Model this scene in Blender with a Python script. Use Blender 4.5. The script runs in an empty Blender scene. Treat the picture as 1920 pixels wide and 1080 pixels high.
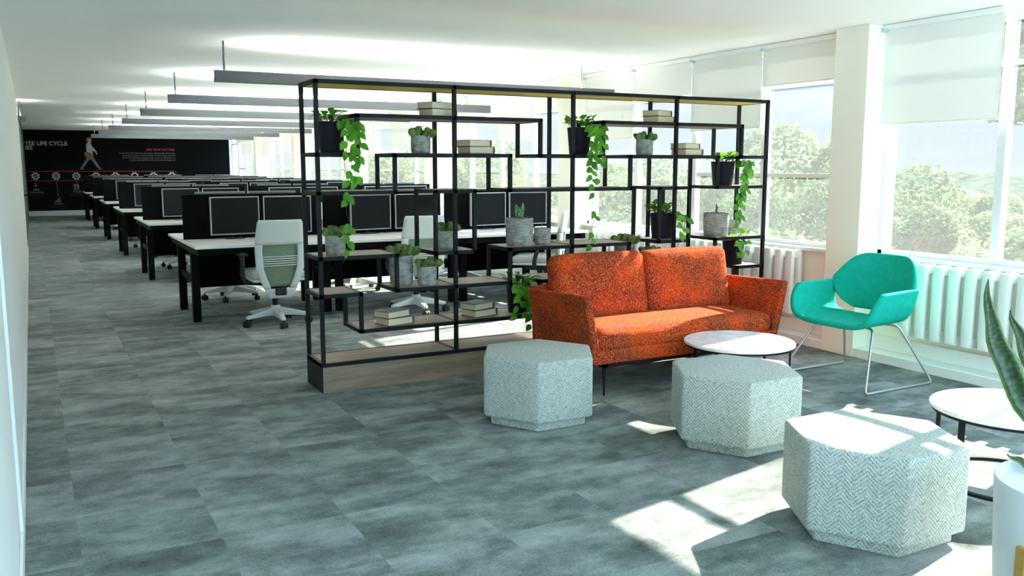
import bpy, bmesh, math, random
from mathutils import Vector, Matrix, Euler
R = math.radians
PI = math.pi
random.seed(7)
SC = bpy.context.scene
COL = SC.collection

# ------------------------------------------------------------------ mesh helpers
class MB:
    """collects shapes that become ONE mesh object"""
    def __init__(s):
        s.v = []; s.f = []; s.uv = {}; s.sm = set()
    def add(s, vs, fs, smooth=False):
        o = len(s.v)
        s.v += [tuple(p) for p in vs]
        for f in fs:
            if smooth: s.sm.add(len(s.f))
            s.f.append(tuple(i + o for i in f))
        return s
    def box(s, x0, x1, y0, y1, z0, z1, M=None):
        vs = [Vector((x, y, z)) for z in (z0, z1) for y in (y0, y1) for x in (x0, x1)]
        if M is not None: vs = [M @ p for p in vs]
        return s.add(vs, [(0, 2, 3, 1), (4, 5, 7, 6), (0, 1, 5, 4), (2, 6, 7, 3), (0, 4, 6, 2), (1, 3, 7, 5)])
    def cbox(s, c, d, M=None):
        return s.box(c[0]-d[0]/2, c[0]+d[0]/2, c[1]-d[1]/2, c[1]+d[1]/2, c[2]-d[2]/2, c[2]+d[2]/2, M)
    def prism(s, poly, z0, z1, M=None):
        n = len(poly)
        vs = [Vector((p[0], p[1], z)) for z in (z0, z1) for p in poly]
        if M is not None: vs = [M @ p for p in vs]
        fs = [tuple(range(n-1, -1, -1)), tuple(range(n, 2*n))] + [(i, (i+1) % n, n+(i+1) % n, n+i) for i in range(n)]
        return s.add(vs, fs)
    def lathe(s, prof, c=(0, 0, 0), n=28, M=None, smooth=True):
        vs = []; fs = []
        for r, z in prof:
            for i in range(n):
                a = 2*PI*i/n
                vs.append(Vector((c[0]+r*math.cos(a), c[1]+r*math.sin(a), c[2]+z)))
        for j in range(len(prof)-1):
            for i in range(n):
                k = (i+1) % n
                fs.append((j*n+i, j*n+k, (j+1)*n+k, (j+1)*n+i))
        if prof[0][0] > 1e-6: fs.append(tuple(range(n-1, -1, -1)))
        if prof[-1][0] > 1e-6: fs.append(tuple((len(prof)-1)*n+i for i in range(n)))
        if M is not None: vs = [M @ p for p in vs]
        return s.add(vs, fs, smooth)
    def cyl(s, c, r, h, n=24, M=None):
        return s.lathe([(r, 0), (r, h)], c, n, M)
    def tube(s, path, r, n=10, closed=False, r1=None):
        P = [Vector(p) for p in path]
        m = len(P); vs = []; fs = []; up = None
        for i in range(m):
            if closed: t = P[(i+1) % m]-P[i-1]
            else: t = P[min(i+1, m-1)]-P[max(i-1, 0)]
            t.normalize()
            if up is None:
                up = Vector((0, 0, 1)) if abs(t.z) < .9 else Vector((1, 0, 0))
            a = t.cross(up)
            if a.length < 1e-5: a = t.cross(Vector((1, .3, .2)))
            a.normalize(); b = a.cross(t).normalized(); up = b
            rr = r if r1 is None else r+(r1-r)*i/max(1, m-1)
            for k in range(n):
                q = 2*PI*k/n
                vs.append(P[i]+rr*(math.cos(q)*a+math.sin(q)*b))
        for i in range(m if closed else m-1):
            for k in range(n):
                i2 = (i+1) % m; k2 = (k+1) % n
                fs.append((i*n+k, i*n+k2, i2*n+k2, i2*n+k))
        if not closed:
            fs.append(tuple(range(n-1, -1, -1))); fs.append(tuple((m-1)*n+k for k in range(n)))
        return s.add(vs, fs, True)
    def grid(s, fn, nu, nv, smooth=True):
        vs = [fn(i/nu, j/nv) for j in range(nv+1) for i in range(nu+1)]
        fs = [(j*(nu+1)+i, j*(nu+1)+i+1, (j+1)*(nu+1)+i+1, (j+1)*(nu+1)+i) for j in range(nv) for i in range(nu)]
        return s.add(vs, fs, smooth)
    def cushion(s, w, d, h, r, bulge=(0, 0, 0), n=12, M=None, bend=None):
        """rounded box centred at the origin with bulging faces"""
        vs = []; fs = []; idx = {}
        def vid(p):
            k = (round(p[0], 5), round(p[1], 5), round(p[2], 5))
            if k not in idx:
                idx[k] = len(vs)
                x, y, z = p
                half = Vector((w/2, d/2, h/2))
                q = Vector((x*half.x, y*half.y, z*half.z))
                inn = Vector((max(-half.x+r, min(half.x-r, q.x)), max(-half.y+r, min(half.y-r, q.y)), max(-half.z+r, min(half.z-r, q.z))))
                dv = q-inn
                if dv.length > 1e-9: q = inn+dv.normalized()*r
                bx = (1-y*y)*(1-z*z); by = (1-x*x)*(1-z*z); bz = (1-x*x)*(1-y*y)
                q += Vector((x*bx*bulge[0], y*by*bulge[1], z*bz*bulge[2]))
                if bend: q = bend(q)
                vs.append(q)
            return idx[k]
        g = [math.sin((-1+2*i/n)*PI/2) for i in range(n+1)]
        for ax in range(3):
            for sg in (-1, 1):
                for i in range(n):
                    for j in range(n):
                        quad = []
                        for (a, b) in ((g[i], g[j]), (g[i+1], g[j]), (g[i+1], g[j+1]), (g[i], g[j+1])):
                            p = [0, 0, 0]; p[ax] = sg; p[(ax+1) % 3] = a; p[(ax+2) % 3] = b
                            quad.append(vid(p))
                        fs.append(tuple(quad if sg > 0 else quad[::-1]))
        if M is not None: vs = [M @ p for p in vs]
        return s.add(vs, fs, True)
    def build(s, name, m, parent=None, bevel=None, seg=2, sharp=40, label=None, solid=None, subsurf=0):
        me = bpy.data.meshes.new(name)
        me.from_pydata([tuple(p) for p in s.v], [], s.f)
        bm = bmesh.new(); bm.from_mesh(me)
        bmesh.ops.recalc_face_normals(bm, faces=bm.faces) if not getattr(s, 'norecalc', False) else None
        bm.to_mesh(me); bm.free()
        for i in s.sm: me.polygons[i].use_smooth = True
        if bevel:
            for p in me.polygons: p.use_smooth = True
        if s.sm or bevel:
            me.set_sharp_from_angle(angle=R(sharp))
        if s.uv:
            lay = me.uv_layers.new(name='UVMap')
            for p in me.polygons:
                for li in p.loop_indices:
                    lay.data[li].uv = s.uv.get((p.index, me.loops[li].vertex_index), (0, 0))
        me.materials.append(m)
        o = bpy.data.objects.new(name, me); COL.objects.link(o)
        if parent is not None: o.parent = parent
        if solid:
            q = o.modifiers.new('thick', 'SOLIDIFY'); q.thickness = solid; q.offset = 0
        if bevel:
            q = o.modifiers.new('edge', 'BEVEL'); q.width = bevel; q.segments = seg; q.limit_method = 'ANGLE'; q.angle_limit = R(35)
        if subsurf:
            q = o.modifiers.new('sub', 'SUBSURF'); q.levels = subsurf; q.render_levels = subsurf
        if label: o['label'] = label
        return o

def thing(name, label, cat, loc=(0, 0, 0), rz=0, group=None):
    o = bpy.data.objects.new(name, None); COL.objects.link(o)
    o.empty_display_size = .1
    o.location = loc; o.rotation_euler = (0, 0, rz)
    o['label'] = label; o['category'] = cat
    if group: o['group'] = group
    return o
def tag(o, label, cat, group=None, kind=None):
    o['label'] = label; o['category'] = cat
    if group: o['group'] = group
    if kind: o['kind'] = kind
    return o
def struct(o):
    o['kind'] = 'structure'; return o
def dup(root, loc, rz, label, group=None):
    r = root.copy(); COL.objects.link(r)
    r.location = loc; r.rotation_euler = (0, 0, rz); r['label'] = label
    if group: r['group'] = group
    for ch in list(root.children):
        c = ch.copy(); COL.objects.link(c); c.parent = r
        for g in list(ch.children):
            d = g.copy(); COL.objects.link(d); d.parent = c
    return r

# ------------------------------------------------------------------ materials
def lin(r, g, b):
    f = lambda c: (c/12.92 if c <= .04045 else ((c+.055)/1.055)**2.4)
    return (f(r/255), f(g/255), f(b/255), 1)
class NT:
    def __init__(s, name):
        s.m = bpy.data.materials.new(name); s.m.use_nodes = True
        s.t = s.m.node_tree; s.t.nodes.clear()
        s.out = s.t.nodes.new('ShaderNodeOutputMaterial')
    def n(s, ty, **kw):
        nd = s.t.nodes.new('ShaderNode'+ty)
        for k, v in kw.items():
            if k.startswith('i_'):
                key = k[2:].replace('_', ' ')
                nd.inputs[int(key) if key.isdigit() else key].default_value = v
            else: setattr(nd, k, v)
        return nd
    def l(s, a, b): s.t.links.new(a, b)
    def math(s, op, a, b=None, c=None):
        nd = s.n('Math', operation=op)
        for i, q in enumerate((a, b, c)):
            if q is None: continue
            if hasattr(q, 'links') or hasattr(q, 'is_linked'): s.l(q, nd.inputs[i])
            else: nd.inputs[i].default_value = q
        return nd.outputs[0]
    def mix(s, fac, a, b, mode='MIX'):
        nd = s.n('Mix', data_type='RGBA', blend_type=mode)
        for i, q in ((0, fac), (6, a), (7, b)):
            if hasattr(q, 'is_linked'): s.l(q, nd.inputs[i])
            else: nd.inputs[i].default_value = q
        return nd.outputs[2]
    def ramp(s, fac, stops, interp='LINEAR'):
        nd = s.n('ValToRGB'); nd.color_ramp.interpolation = interp
        el = nd.color_ramp.elements
        while len(el) < len(stops): el.new(.5)
        for e, (p, c) in zip(el, stops): e.position = p; e.color = c if len(c) == 4 else (*c, 1)
        s.l(fac, nd.inputs[0]); return nd.outputs[0]
    def coord(s, kind='Object', scale=(1, 1, 1), loc=(0, 0, 0)):
        tc = s.n('TexCoord'); mp = s.n('Mapping')
        mp.inputs['Scale'].default_value = scale; mp.inputs['Location'].default_value = loc
        s.l(tc.outputs[kind], mp.inputs[0]); return mp.outputs[0]
    def noise(s, vec, scale=5, detail=3, rough=.5, out=0):
        nd = s.n('TexNoise'); nd.inputs['Scale'].default_value = scale
        nd.inputs['Detail'].default_value = detail; nd.inputs['Roughness'].default_value = rough
        s.l(vec, nd.inputs['Vector']); return nd.outputs[out]
    def bsdf(s, color, rough=.6, metal=0, spec=.5, bump=None, bstr=.2, bdist=.002, **kw):
        b = s.n('BsdfPrincipled')
        if hasattr(color, 'is_linked'): s.l(color, b.inputs['Base Color'])
        else: b.inputs['Base Color'].default_value = color
        if hasattr(rough, 'is_linked'): s.l(rough, b.inputs['Roughness'])
        else: b.inputs['Roughness'].default_value = rough
        b.inputs['Metallic'].default_value = metal
        b.inputs['Specular IOR Level'].default_value = spec
        for k, v in kw.items(): b.inputs[k.replace('_', ' ')].default_value = v
        if bump is not None:
            bp = s.n('Bump'); bp.inputs['Strength'].default_value = bstr; bp.inputs['Distance'].default_value = bdist
            s.l(bump, bp.inputs['Height']); s.l(bp.outputs[0], b.inputs['Normal'])
        return b.outputs[0]
    def done(s, sh):
        s.l(sh, s.out.inputs['Surface']); return s.m

def plain(name, col, rough=.55, metal=0, spec=.4, var=.06, nscale=14, bump=.05):
    t = NT(name); v = t.coord()
    n = t.noise(v, nscale, 4)
    dk = tuple(c*(1-var) for c in col[:3])+(1,); lt = tuple(min(1, c*(1+var)) for c in col[:3])+(1,)
    c = t.ramp(n, [(.3, dk), (.7, lt)])
    n2 = t.noise(v, nscale*18, 2)
    return t.done(t.bsdf(c, rough, metal, spec, n2, bump))

def carpet():
    t = NT('carpet_tiles')
    tc = t.n('TexCoord'); sep = t.n('SeparateXYZ'); t.l(tc.outputs['Object'], sep.inputs[0])
    ty = t.math('FLOOR', t.math('DIVIDE', sep.outputs[1], .5))
    offx = t.math('MULTIPLY', t.math('FLOORED_MODULO', ty, 2), .0)
    tx = t.math('FLOOR', t.math('ADD', t.math('DIVIDE', sep.outputs[0], .5), offx))
    cmb = t.n('CombineXYZ'); t.l(tx, cmb.inputs[0]); t.l(ty, cmb.inputs[1])
    wn = t.n('TexWhiteNoise', noise_dimensions='3D'); t.l(cmb.outputs[0], wn.inputs['Vector'])
    # each tile shifts the streak pattern
    sh = t.n('VectorMath', operation='MULTIPLY_ADD'); t.l(wn.outputs['Color'], sh.inputs[0])
    sh.inputs[1].default_value = (9, 9, 9); t.l(tc.outputs['Object'], sh.inputs[2])
    m1 = t.n('Mapping'); m1.inputs['Scale'].default_value = (1.0, 2.1, 1); t.l(sh.outputs[0], m1.inputs[0])
    big = t.noise(m1.outputs[0], 2.0, 6, .62)
    m2 = t.n('Mapping'); m2.inputs['Scale'].default_value = (55, 80, 1); t.l(tc.outputs['Object'], m2.inputs[0])
    fine = t.noise(m2.outputs[0], 1.5, 3, .65)
    f = t.math('ADD', t.math('MULTIPLY', big, .72), t.math('MULTIPLY', fine, .28))
    f = t.math('ADD', f, t.math('MULTIPLY', t.math('SUBTRACT', wn.outputs['Value'], .5), .065))
    md = t.noise(tc.outputs['Object'], 9, 4, .65)
    f = t.math('ADD', t.math('MULTIPLY', f, .80), t.math('MULTIPLY', md, .20))
    c = t.ramp(f, [(.33, (.058, .065, .061)), (.45, (.138, .152, .144)), (.55, (.255, .272, .257)), (.68, (.41, .42, .395))])
    tint = t.mix(wn.outputs['Value'], (1.0, 1.06, 1.05, 1), (1.05, 1.05, 1.10, 1))
    c = t.mix(1.0, c, tint, 'MULTIPLY')
    m3 = t.n('Mapping'); m3.inputs['Scale'].default_value = (160, 160, 160); t.l(tc.outputs['Object'], m3.inputs[0])
    b = t.noise(m3.outputs[0], 1, 2)
    return t.done(t.bsdf(c, .95, 0, .1, b, .5, .004))

def wood(name, a, b, axis=(1.2, 14, 14)):
    t = NT(name); v = t.coord('Object', axis)
    n = t.noise(v, 2.2, 6, .6)
    v2 = t.coord('Object', (axis[0]*3, axis[1]*9, axis[2]*9))
    n2 = t.noise(v2, 3, 3)
    f = t.math('ADD', t.math('MULTIPLY', n, .7), t.math('MULTIPLY', n2, .3))
    c = t.ramp(f, [(.32, a), (.66, b)])
    return t.done(t.bsdf(c, .6, 0, .3, n2, .12))

def herringbone():
    t = NT('herringbone_wool')
    uv = t.n('UVMap'); sep = t.n('SeparateXYZ'); t.l(uv.outputs[0], sep.inputs[0])
    u, w = sep.outputs[0], sep.outputs[1]
    tri = t.math('PINGPONG', u, .046)
    s = t.math('SINE', t.math('MULTIPLY', t.math('ADD', w, t.math('MULTIPLY', tri, 1.0)), 2*PI/.0175))
    v = t.coord('Object'); fl = t.noise(v, 240, 2, .6); cl = t.noise(v, 60, 3)
    f = t.math('ADD', t.math('MULTIPLY', s, .065), t.math('ADD', t.math('MULTIPLY', fl, .75), t.math('MULTIPLY', cl, .25)))
    c = t.ramp(f, [(.30, (.17, .19, .17)), (.47, (.43, .46, .42)), (.66, (.66, .68, .62))])
    h = t.math('ADD', t.math('MULTIPLY', s, .5), fl)
    return t.done(t.bsdf(c, .95, 0, .1, h, .5, .004))

def tweed():
    t = NT('orange_boucle'); v = t.coord('Object')
    f1 = t.noise(v, 170, 3, .75); f2 = t.noise(v, 4.5, 3, .55); f3 = t.noise(v, 95, 2, .6)
    f = t.math('ADD', t.math('MULTIPLY', f1, .65), t.math('MULTIPLY', f3, .35))
    base = t.ramp(f, [(.37, (.02, .005, .010)), (.46, (.17, .022, .014)), (.545, (.46, .075, .018)), (.66, (.72, .29, .12))])
    warm = t.ramp(f, [(.37, (.08, .008, .010)), (.46, (.40, .034, .010)), (.56, (.70, .10, .014)), (.68, (.86, .32, .09))])
    c = t.mix(t.ramp(f2, [(.42, (0, 0, 0)), (.62, (1, 1, 1))]), base, warm)
    return t.done(t.bsdf(c, .95, 0, .1, f, .5, .004))

def teal():
    t = NT('teal_felt'); v = t.coord('Object')
    n = t.noise(v, 260, 2); n2 = t.noise(v, 22, 3)
    c = t.ramp(t.math('ADD', t.math('MULTIPLY', n, .6), t.math('MULTIPLY', n2, .4)), [(.35, (.003, .33, .235)), (.65, (.008, .46, .34))])
    return t.done(t.bsdf(c, .9, 0, .15, n, .25))

def leafmat(name, a, b, trans=.45, scale=9, spec=.35):
    t = NT(name); v = t.coord('Object'); n = t.noise(v, scale, 2)
    c = t.ramp(n, [(.35, a), (.65, b)])
    d = t.bsdf(c, .5, 0, spec)
    tr = t.n('BsdfTranslucent'); t.l(c, tr.inputs[0])
    mx = t.n('MixShader'); mx.inputs[0].default_value = trans
    t.l(d, mx.inputs[1]); t.l(tr.outputs[0], mx.inputs[2])
    return t.done(mx.outputs[0])

def concrete():
    t = NT('ribbed_concrete'); v = t.coord('Object', (14, 14, 230)); n = t.noise(v, 1, 3, .6)
    v2 = t.coord('Object', (16, 16, 16)); n2 = t.noise(v2, 1, 4)
    f = t.math('ADD', t.math('MULTIPLY', n, .62), t.math('MULTIPLY', n2, .38))
    c = t.ramp(f, [(.36, (.07, .066, .055)), (.46, (.25, .245, .22)), (.6, (.45, .445, .415))])
    return t.done(t.bsdf(c, .85, 0, .2, n, .5, .003))

def marble():
    t = NT('white_marble'); v = t.coord('Object', (3, 3, 3)); n = t.noise(v, 1.6, 6, .6)
    r = t.math('ABSOLUTE', t.math('SUBTRACT', n, .5))
    c = t.ramp(r, [(0, (.66, .67, .69)), (.05, (.82, .82, .82)), (.16, (.88, .88, .87))])
    return t.done(t.bsdf(c, .25, 0, .5))

def cushioned(name, a, b, sc=300):
    t = NT(name); v = t.coord('Object'); n = t.noise(v, sc, 2, .6)
    c = t.ramp(n, [(.35, a), (.65, b)])
    return t.done(t.bsdf(c, .9, 0, .15, n, .3))

def glass():
    t = NT('window_glass')
    a = t.n('BsdfTransparent'); a.inputs[0].default_value = (.585, .60, .605, 1)
    h = t.n('BsdfTranslucent'); h.inputs[0].default_value = (.95, .97, 1, 1)
    g = t.n('BsdfGlossy'); g.inputs['Roughness'].default_value = .02
    m1 = t.n('MixShader'); m1.inputs[0].default_value = HAZE
    t.l(a.outputs[0], m1.inputs[1]); t.l(h.outputs[0], m1.inputs[2])
    m2 = t.n('MixShader'); m2.inputs[0].default_value = .02
    t.l(m1.outputs[0], m2.inputs[1]); t.l(g.outputs[0], m2.inputs[2])
    return t.done(m2.outputs[0])

def blindmat():
    t = NT('blind_cloth'); v = t.coord('Object', (1, 60, 60)); n = t.noise(v, 3, 2)
    c = t.ramp(n, [(.3, (.83, .83, .785)), (.7, (.88, .875, .83))])
    d = t.bsdf(c, .9, 0, .1)
    tr = t.n('BsdfTranslucent'); t.l(c, tr.inputs[0])
    mx = t.n('MixShader'); mx.inputs[0].default_value = .02
    t.l(d, mx.inputs[1]); t.l(tr.outputs[0], mx.inputs[2])
    return t.done(mx.outputs[0])

def emit(name, col, s):
    t = NT(name); e = t.n('Emission'); e.inputs[0].default_value = col; e.inputs[1].default_value = s
    return t.done(e.outputs[0])

HAZE = .016
SUN = 42.0
SKY = 2.8
LAMP = 190.0
M = dict(
    wall=plain('white_paint', (.89, .89, .865, 1), .8, var=.012, nscale=3, bump=.03),
    cream=plain('bounce_tinted_paint', (.95, .92, .80, 1), .8, var=.012, nscale=3, bump=.03),  # wall paint with the yellow of bounced light put into its colour
    ceil=plain('ceiling_paint', (.93, .93, .90, 1), .85, var=.012, nscale=2, bump=.04),
    dark=plain('dark_green_panel', (.07, .085, .075, 1), .5),
    trim=plain('gloss_white', (.90, .90, .88, 1), .35, var=.01, bump=.01),
    sash=plain('white_sash', (.85, .85, .85, 1), .35, var=.01, bump=.01),
    rad=plain('radiator_enamel', (.92, .91, .87, 1), .35, var=.01, bump=.01),
    carpet=carpet(), bounce_slab=plain('bounce_paving', (.40, .58, .70, 1), .9, var=.05, nscale=2),
    steel=plain('black_steel', (.004, .0045, .006, 1), .6, spec=.22, var=.15),
    shelfwood=wood('oak_shelf', (.20, .135, .085, 1), (.36, .255, .17, 1)),
    plinthwood=wood('oak_plinth', (.17, .12, .08, 1), (.34, .25, .17, 1), (1.0, 10, 9)),
    ochre=wood('ochre_board', (.62, .42, .003, 1), (.80, .58, .008, 1)),
    wool=herringbone(), tweed=tweed(), teal=teal(), marble=marble(), concrete=concrete(),
    chrome=plain('satin_chrome', (.55, .54, .53, 1), .35, metal=.8, var=.03, bump=0),
    pot=plain('black_pot', (.006, .0055, .012, 1), .65, spec=.2, var=.2),
    soil=plain('brown_soil', (.12, .055, .03, 1), .95, var=.5, nscale=90, bump=.8),
    leaf=leafmat('vine_leaf', (.06, .23, .010, 1), (.15, .46, .02, 1)),
    vine=plain('vine_stem', (.07, .05, .03, 1), .8),
    cactus=leafmat('cactus_pad', (.05, .085, .014, 1), (.16, .24, .05, 1), .12, 26),
    snake=None,
    white_pot=plain('white_ceramic', (.74, .77, .78, 1), .4, var=.02, bump=.03),
    stand=wood('ochre_stand', (.36, .19, .04, 1), (.5, .29, .08, 1)),
    desktop=plain('white_laminate', (.88, .89, .87, 1), .4, var=.01, bump=.01),
    black=plain('black_powder_coat', (.003, .0035, .004, 1), .7, spec=.12, var=.2),
    felt=plain('black_felt', (.003, .0035, .004, 1), .95, spec=.06, var=.25, nscale=60),
    screen=plain('dark_display', (.0028, .0035, .0042, 1), .5, spec=.12, var=.1),
    bezel=plain('silver_bezel', (.30, .315, .33, 1), .4, metal=.3, var=.03, bump=0),
    white=plain('white_plastic', (.74, .78, .76, 1), .4, var=.015, bump=.01),
    rubber=plain('black_plastic', (.018, .019, .022, 1), .6, var=.15),
    green=cushioned('sage_mesh', (.15, .225, .155, 1), (.33, .42, .32, 1)),
    seatcloth=cushioned('pale_grey_cloth', (.42, .45, .44, 1), (.60, .63, .61, 1)),
    page=wood('book_pages', (.62, .48, .30, 1), (.80, .66, .45, 1), (2, 2, 200)),
    cover=plain('slate_cover', (.05, .075, .11, 1), .6, var=.2),
    lamp=plain('grey_fixture', (.115, .12, .125, 1), .6, var=.10, nscale=60),
    blind=blindmat(),
    bracket=plain('pale_bracket', (.45, .62, .60, 1), .4),
    mural=plain('charcoal_print', (.003, .0038, .005, 1), .8, spec=.06, var=.1),
    red=plain('red_print', (.45, .02, .05, 1), .7), ink=plain('pale_print', (.42, .47, .48, 1), .7),
    dim=plain('grey_print', (.055, .06, .062, 1), .7), ink2=plain('mid_print', (.16, .18, .185, 1), .7),
    skin=plain('peach_print', (.55, .27, .14, 1), .7), hair=plain('brown_print', (.16, .06, .025, 1), .7),
    shirt=plain('shirt_print', (.38, .44, .44, 1), .7), bag=plain('tan_print', (.22, .11, .035, 1), .7),
    jeans=plain('denim_print', (.10, .13, .155, 1), .7),
    bark=plain('bark', (.09, .085, .07, 1), 1.0, spec=.0, var=.4, nscale=6),
    crown=leafmat('tree_leaf', (.10, .13, .05, 1), (.34, .38, .17, 1), .5, .55, .03),
    crown2=leafmat('dark_tree_leaf', (.07, .10, .045, 1), (.24, .28, .13, 1), .45, .6, .03),  # darker leaf tone for one of the tree shapes
    hill=plain('far_woods', (.055, .065, .045, 1), 1.0, spec=.0, var=.5, nscale=.25),
)
M['glass'] = glass()
M['glow'] = emit('uplight_tube', (.88, 1, 1.0, 1), LAMP)
M['glow_dim'] = emit('dimmed_tube', (1, .985, .95, 1), LAMP*.35)
def snakemat():
    t = NT('snake_leaf'); uv = t.n('UVMap'); sep = t.n('SeparateXYZ'); t.l(uv.outputs[0], sep.inputs[0])
    v = t.coord('UV', (3, 40, 1)); n = t.noise(v, 1.2, 4)
    e = t.math('ABSOLUTE', t.math('SUBTRACT', sep.outputs[0], .5))
    c = t.ramp(n, [(.38, (.006, .018, .005)), (.52, (.02, .055, .009)), (.68, (.06, .12, .018))])
    c = t.mix(t.ramp(e, [(.40, (0, 0, 0)), (.46, (1, 1, 1))]), c, (.11, .18, .03, 1))
    return t.done(t.bsdf(c, .35, 0, .5))
M['snake'] = snakemat()

# ------------------------------------------------------------------ room shell
XL, XR, CEIL, YB, YF = -1.70, 4.17, 2.50, 23.88, -7.6
BAY, COLY = 4.07, -.86          # window bay pitch, near edge of the pillar by the teal chair
struct(MB().box(XL-.3, 4.3, -9.0, YB+.2, -.12, 0).build('floor', M['carpet']))
struct(MB().box(-12, 8, -24, -9.0, -.2, -.015).build('ground', M['bounce_slab']))  # added unseen slab behind the camera, throws cool sunlight up to the ceiling
struct(MB().box(XL-.3, 4.20, -9.0, YB+.2, CEIL, CEIL+.15).build('ceiling', M['ceil']))
struct(MB().box(XL-.12, XL, -9.0, 11.9, 0, CEIL).build('wall_left', M['wall']))
dr = struct(MB().box(XL-.12, XL-.004, 11.9, YB, 0, CEIL).build('door_1', M['dark']))  # far stretch of the left wall, one even dark grey-green
MB().box(-.004, .05, -.06, .06, -.012, .012).build('door_handle', M['black'], dr).location = (XL, 13.1, .93)
struct(MB().box(XL-.12, 4.3, YB, YB+.12, 0, CEIL).build('wall_back', M['wall']))
struct(MB().box(XL, 4.1, YB-.022, YB, .0, .15).build('baseboard_back', M['trim']))
bl = MB().box(XL, XL+.012, -9.0, 11.9, 0, .09)
struct(bl.build('baseboard_left', M['trim'], bevel=.004))
struct(MB().box(XL, XL+.014, -1.80, -1.66, .09, 2.1).build('trim_1', M['trim'], bevel=.004))
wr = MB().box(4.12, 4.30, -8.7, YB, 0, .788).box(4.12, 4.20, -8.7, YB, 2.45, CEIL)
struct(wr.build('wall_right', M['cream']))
NB = 6
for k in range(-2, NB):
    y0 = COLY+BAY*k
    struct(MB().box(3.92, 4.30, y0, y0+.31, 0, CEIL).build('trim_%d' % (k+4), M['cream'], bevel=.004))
pl = MB().box(3.925, 4.12, -8.7, YB-.03, 0, .072).box(4.07, 4.12, -8.7, YB-.03, .072, .178)
struct(pl.build('baseboard_right', M['trim'], bevel=.005))

bayname = {-1: 'bay beside the teal armchair', 0: 'bay behind the sofa', 1: 'bay beside the front desk row', 2: 'third bay past the armchair',
           3: 'fourth bay past the armchair', 4: 'fifth bay past the armchair', 5: 'farthest bay by the black mural'}
BOT = {-2: [None]*4, -1: [None, 2.15, None, 1.775], 0: [2.15, 1.80, 2.15, 1.755]}
ordn = ['nearest', 'second', 'third', 'farthest']
for k in range(-2, NB):
    ya = COLY+.31+BAY*k; yb = COLY+BAY*(k+1)
    if k == NB-1: yb = YB
    w = (yb-ya)/4
    fr = MB()
    fr.box(XR-.03, XR+.03, ya, yb, .79, .83).box(XR-.03, XR+.03, ya, yb, 2.41, 2.45)
    fr.box(XR-.03, XR+.03, ya, ya+.04, .79, 2.45).box(XR-.03, XR+.03, yb-.04, yb, .79, 2.45)
    for j in (1, 2, 3):
        fr.box(XR-.035, XR+.03, ya+w*j-.032, ya+w*j+.032, .79, 2.45)
    fr.box(XR-.025, XR+.025, ya, yb, 2.12, 2.155)
    wf = struct(fr.build('window_%d' % (k+3), M['sash'], bevel=.004))
    for j in range(4):
        if (k == 0 and j in (0, 1)) or (k > 0 and j in (0, 2)):
            MB().box(XR-.02, XR+.02, ya+w*j+.033, ya+w*(j+1)-.033, 1.365, 1.40).build('glazing_bar', M['sash'], wf)
        MB().box(XR-.003, XR+.003, ya+w*j+.03, ya+w*(j+1)-.03, .82, 2.42).build('pane', M['glass'], wf)
    struct(MB().box(4.055, XR-.03, ya, yb, .765, .795).build('trim_%d' % (k+20), M['trim'], bevel=.006))
    bots = BOT.get(k, [2.15, 1.80, 2.15, 1.755])
    for j in range(4):
        if bots[j] is None or (k == NB-1 and j == 3): continue
        z = bots[j]; low = 'long' if z < 2 else 'short'
        r = thing('roller_blind', '%s cream roller blind, %s pane of the %s' % (low, ordn[j], bayname[k]), 'blind', (4.085, ya+w*(j+.5), 2.47), 0, 'cream roller blinds on the windows')
        h = w/2-.006
        MB().grid(lambda u, v: (0, -h+2*h*u, (z-2.47)*v), 8, 8).build('blind_cloth', M['blind'], r)
        MB().tube([(0, -h, z-2.47), (0, h, z-2.47)], .007, 8).build('bottom_bar', M['blind'], r)
        MB().box(-.03, .006, -w/2+.002, w/2-.002, -.012, .028).build('head_rail', M['trim'], r, bevel=.006)
        MB().lathe([(.0, -.03), (.018, -.026), (.03, -.014), (.03, -.004)], (-.02, h-.02, 0), 12).build('bracket', M['bracket'], r)

# radiators under the windows
def rad_section():
    b = MB()
    for x in (-.045, .045):
        b.cushion(.05, .082, .54, .022, n=4, M=Matrix.Translation((x, 0, 0)))
    b.cbox((0, 0, .235), (.10, .06, .07)); b.cbox((0, 0, -.235), (.10, .06, .07))
    return b
proto = None
radl = {-1: 'white column radiator on the wall behind the teal armchair', 0: 'white column radiator behind the shelving unit and sofa', 1: 'white column radiator past the pillar beside the front desk row',
        2: 'white column radiator far off beside the third desk row'}
for k in range(-1, 2):
    ya = COLY+.31+BAY*k+.34
    ye = COLY+BAY*(k+1)-.42
    if k == -1: ya = -4.2
    n = int((ye-ya)/.122)
    r = thing('column_radiator', radl[k], 'radiator', (4.01, ye-n*.122, .50), 0, 'radiators under the windows')
    for i in range(n+1):
        if proto is None:
            proto = rad_section().build('radiator_section', M['rad'], r, bevel=.01)
            proto.location = (0, i*.122, 0)
        else:
            c = proto.copy(); COL.objects.link(c); c.parent = r; c.location = (0, i*.122, 0)
    MB().box(.03, .11, .2, .23, -.1, .1).box(.03, .11, n*.122-.23, n*.122-.2, -.1, .1).build('wall_bracket', M['rad'], r)

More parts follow.
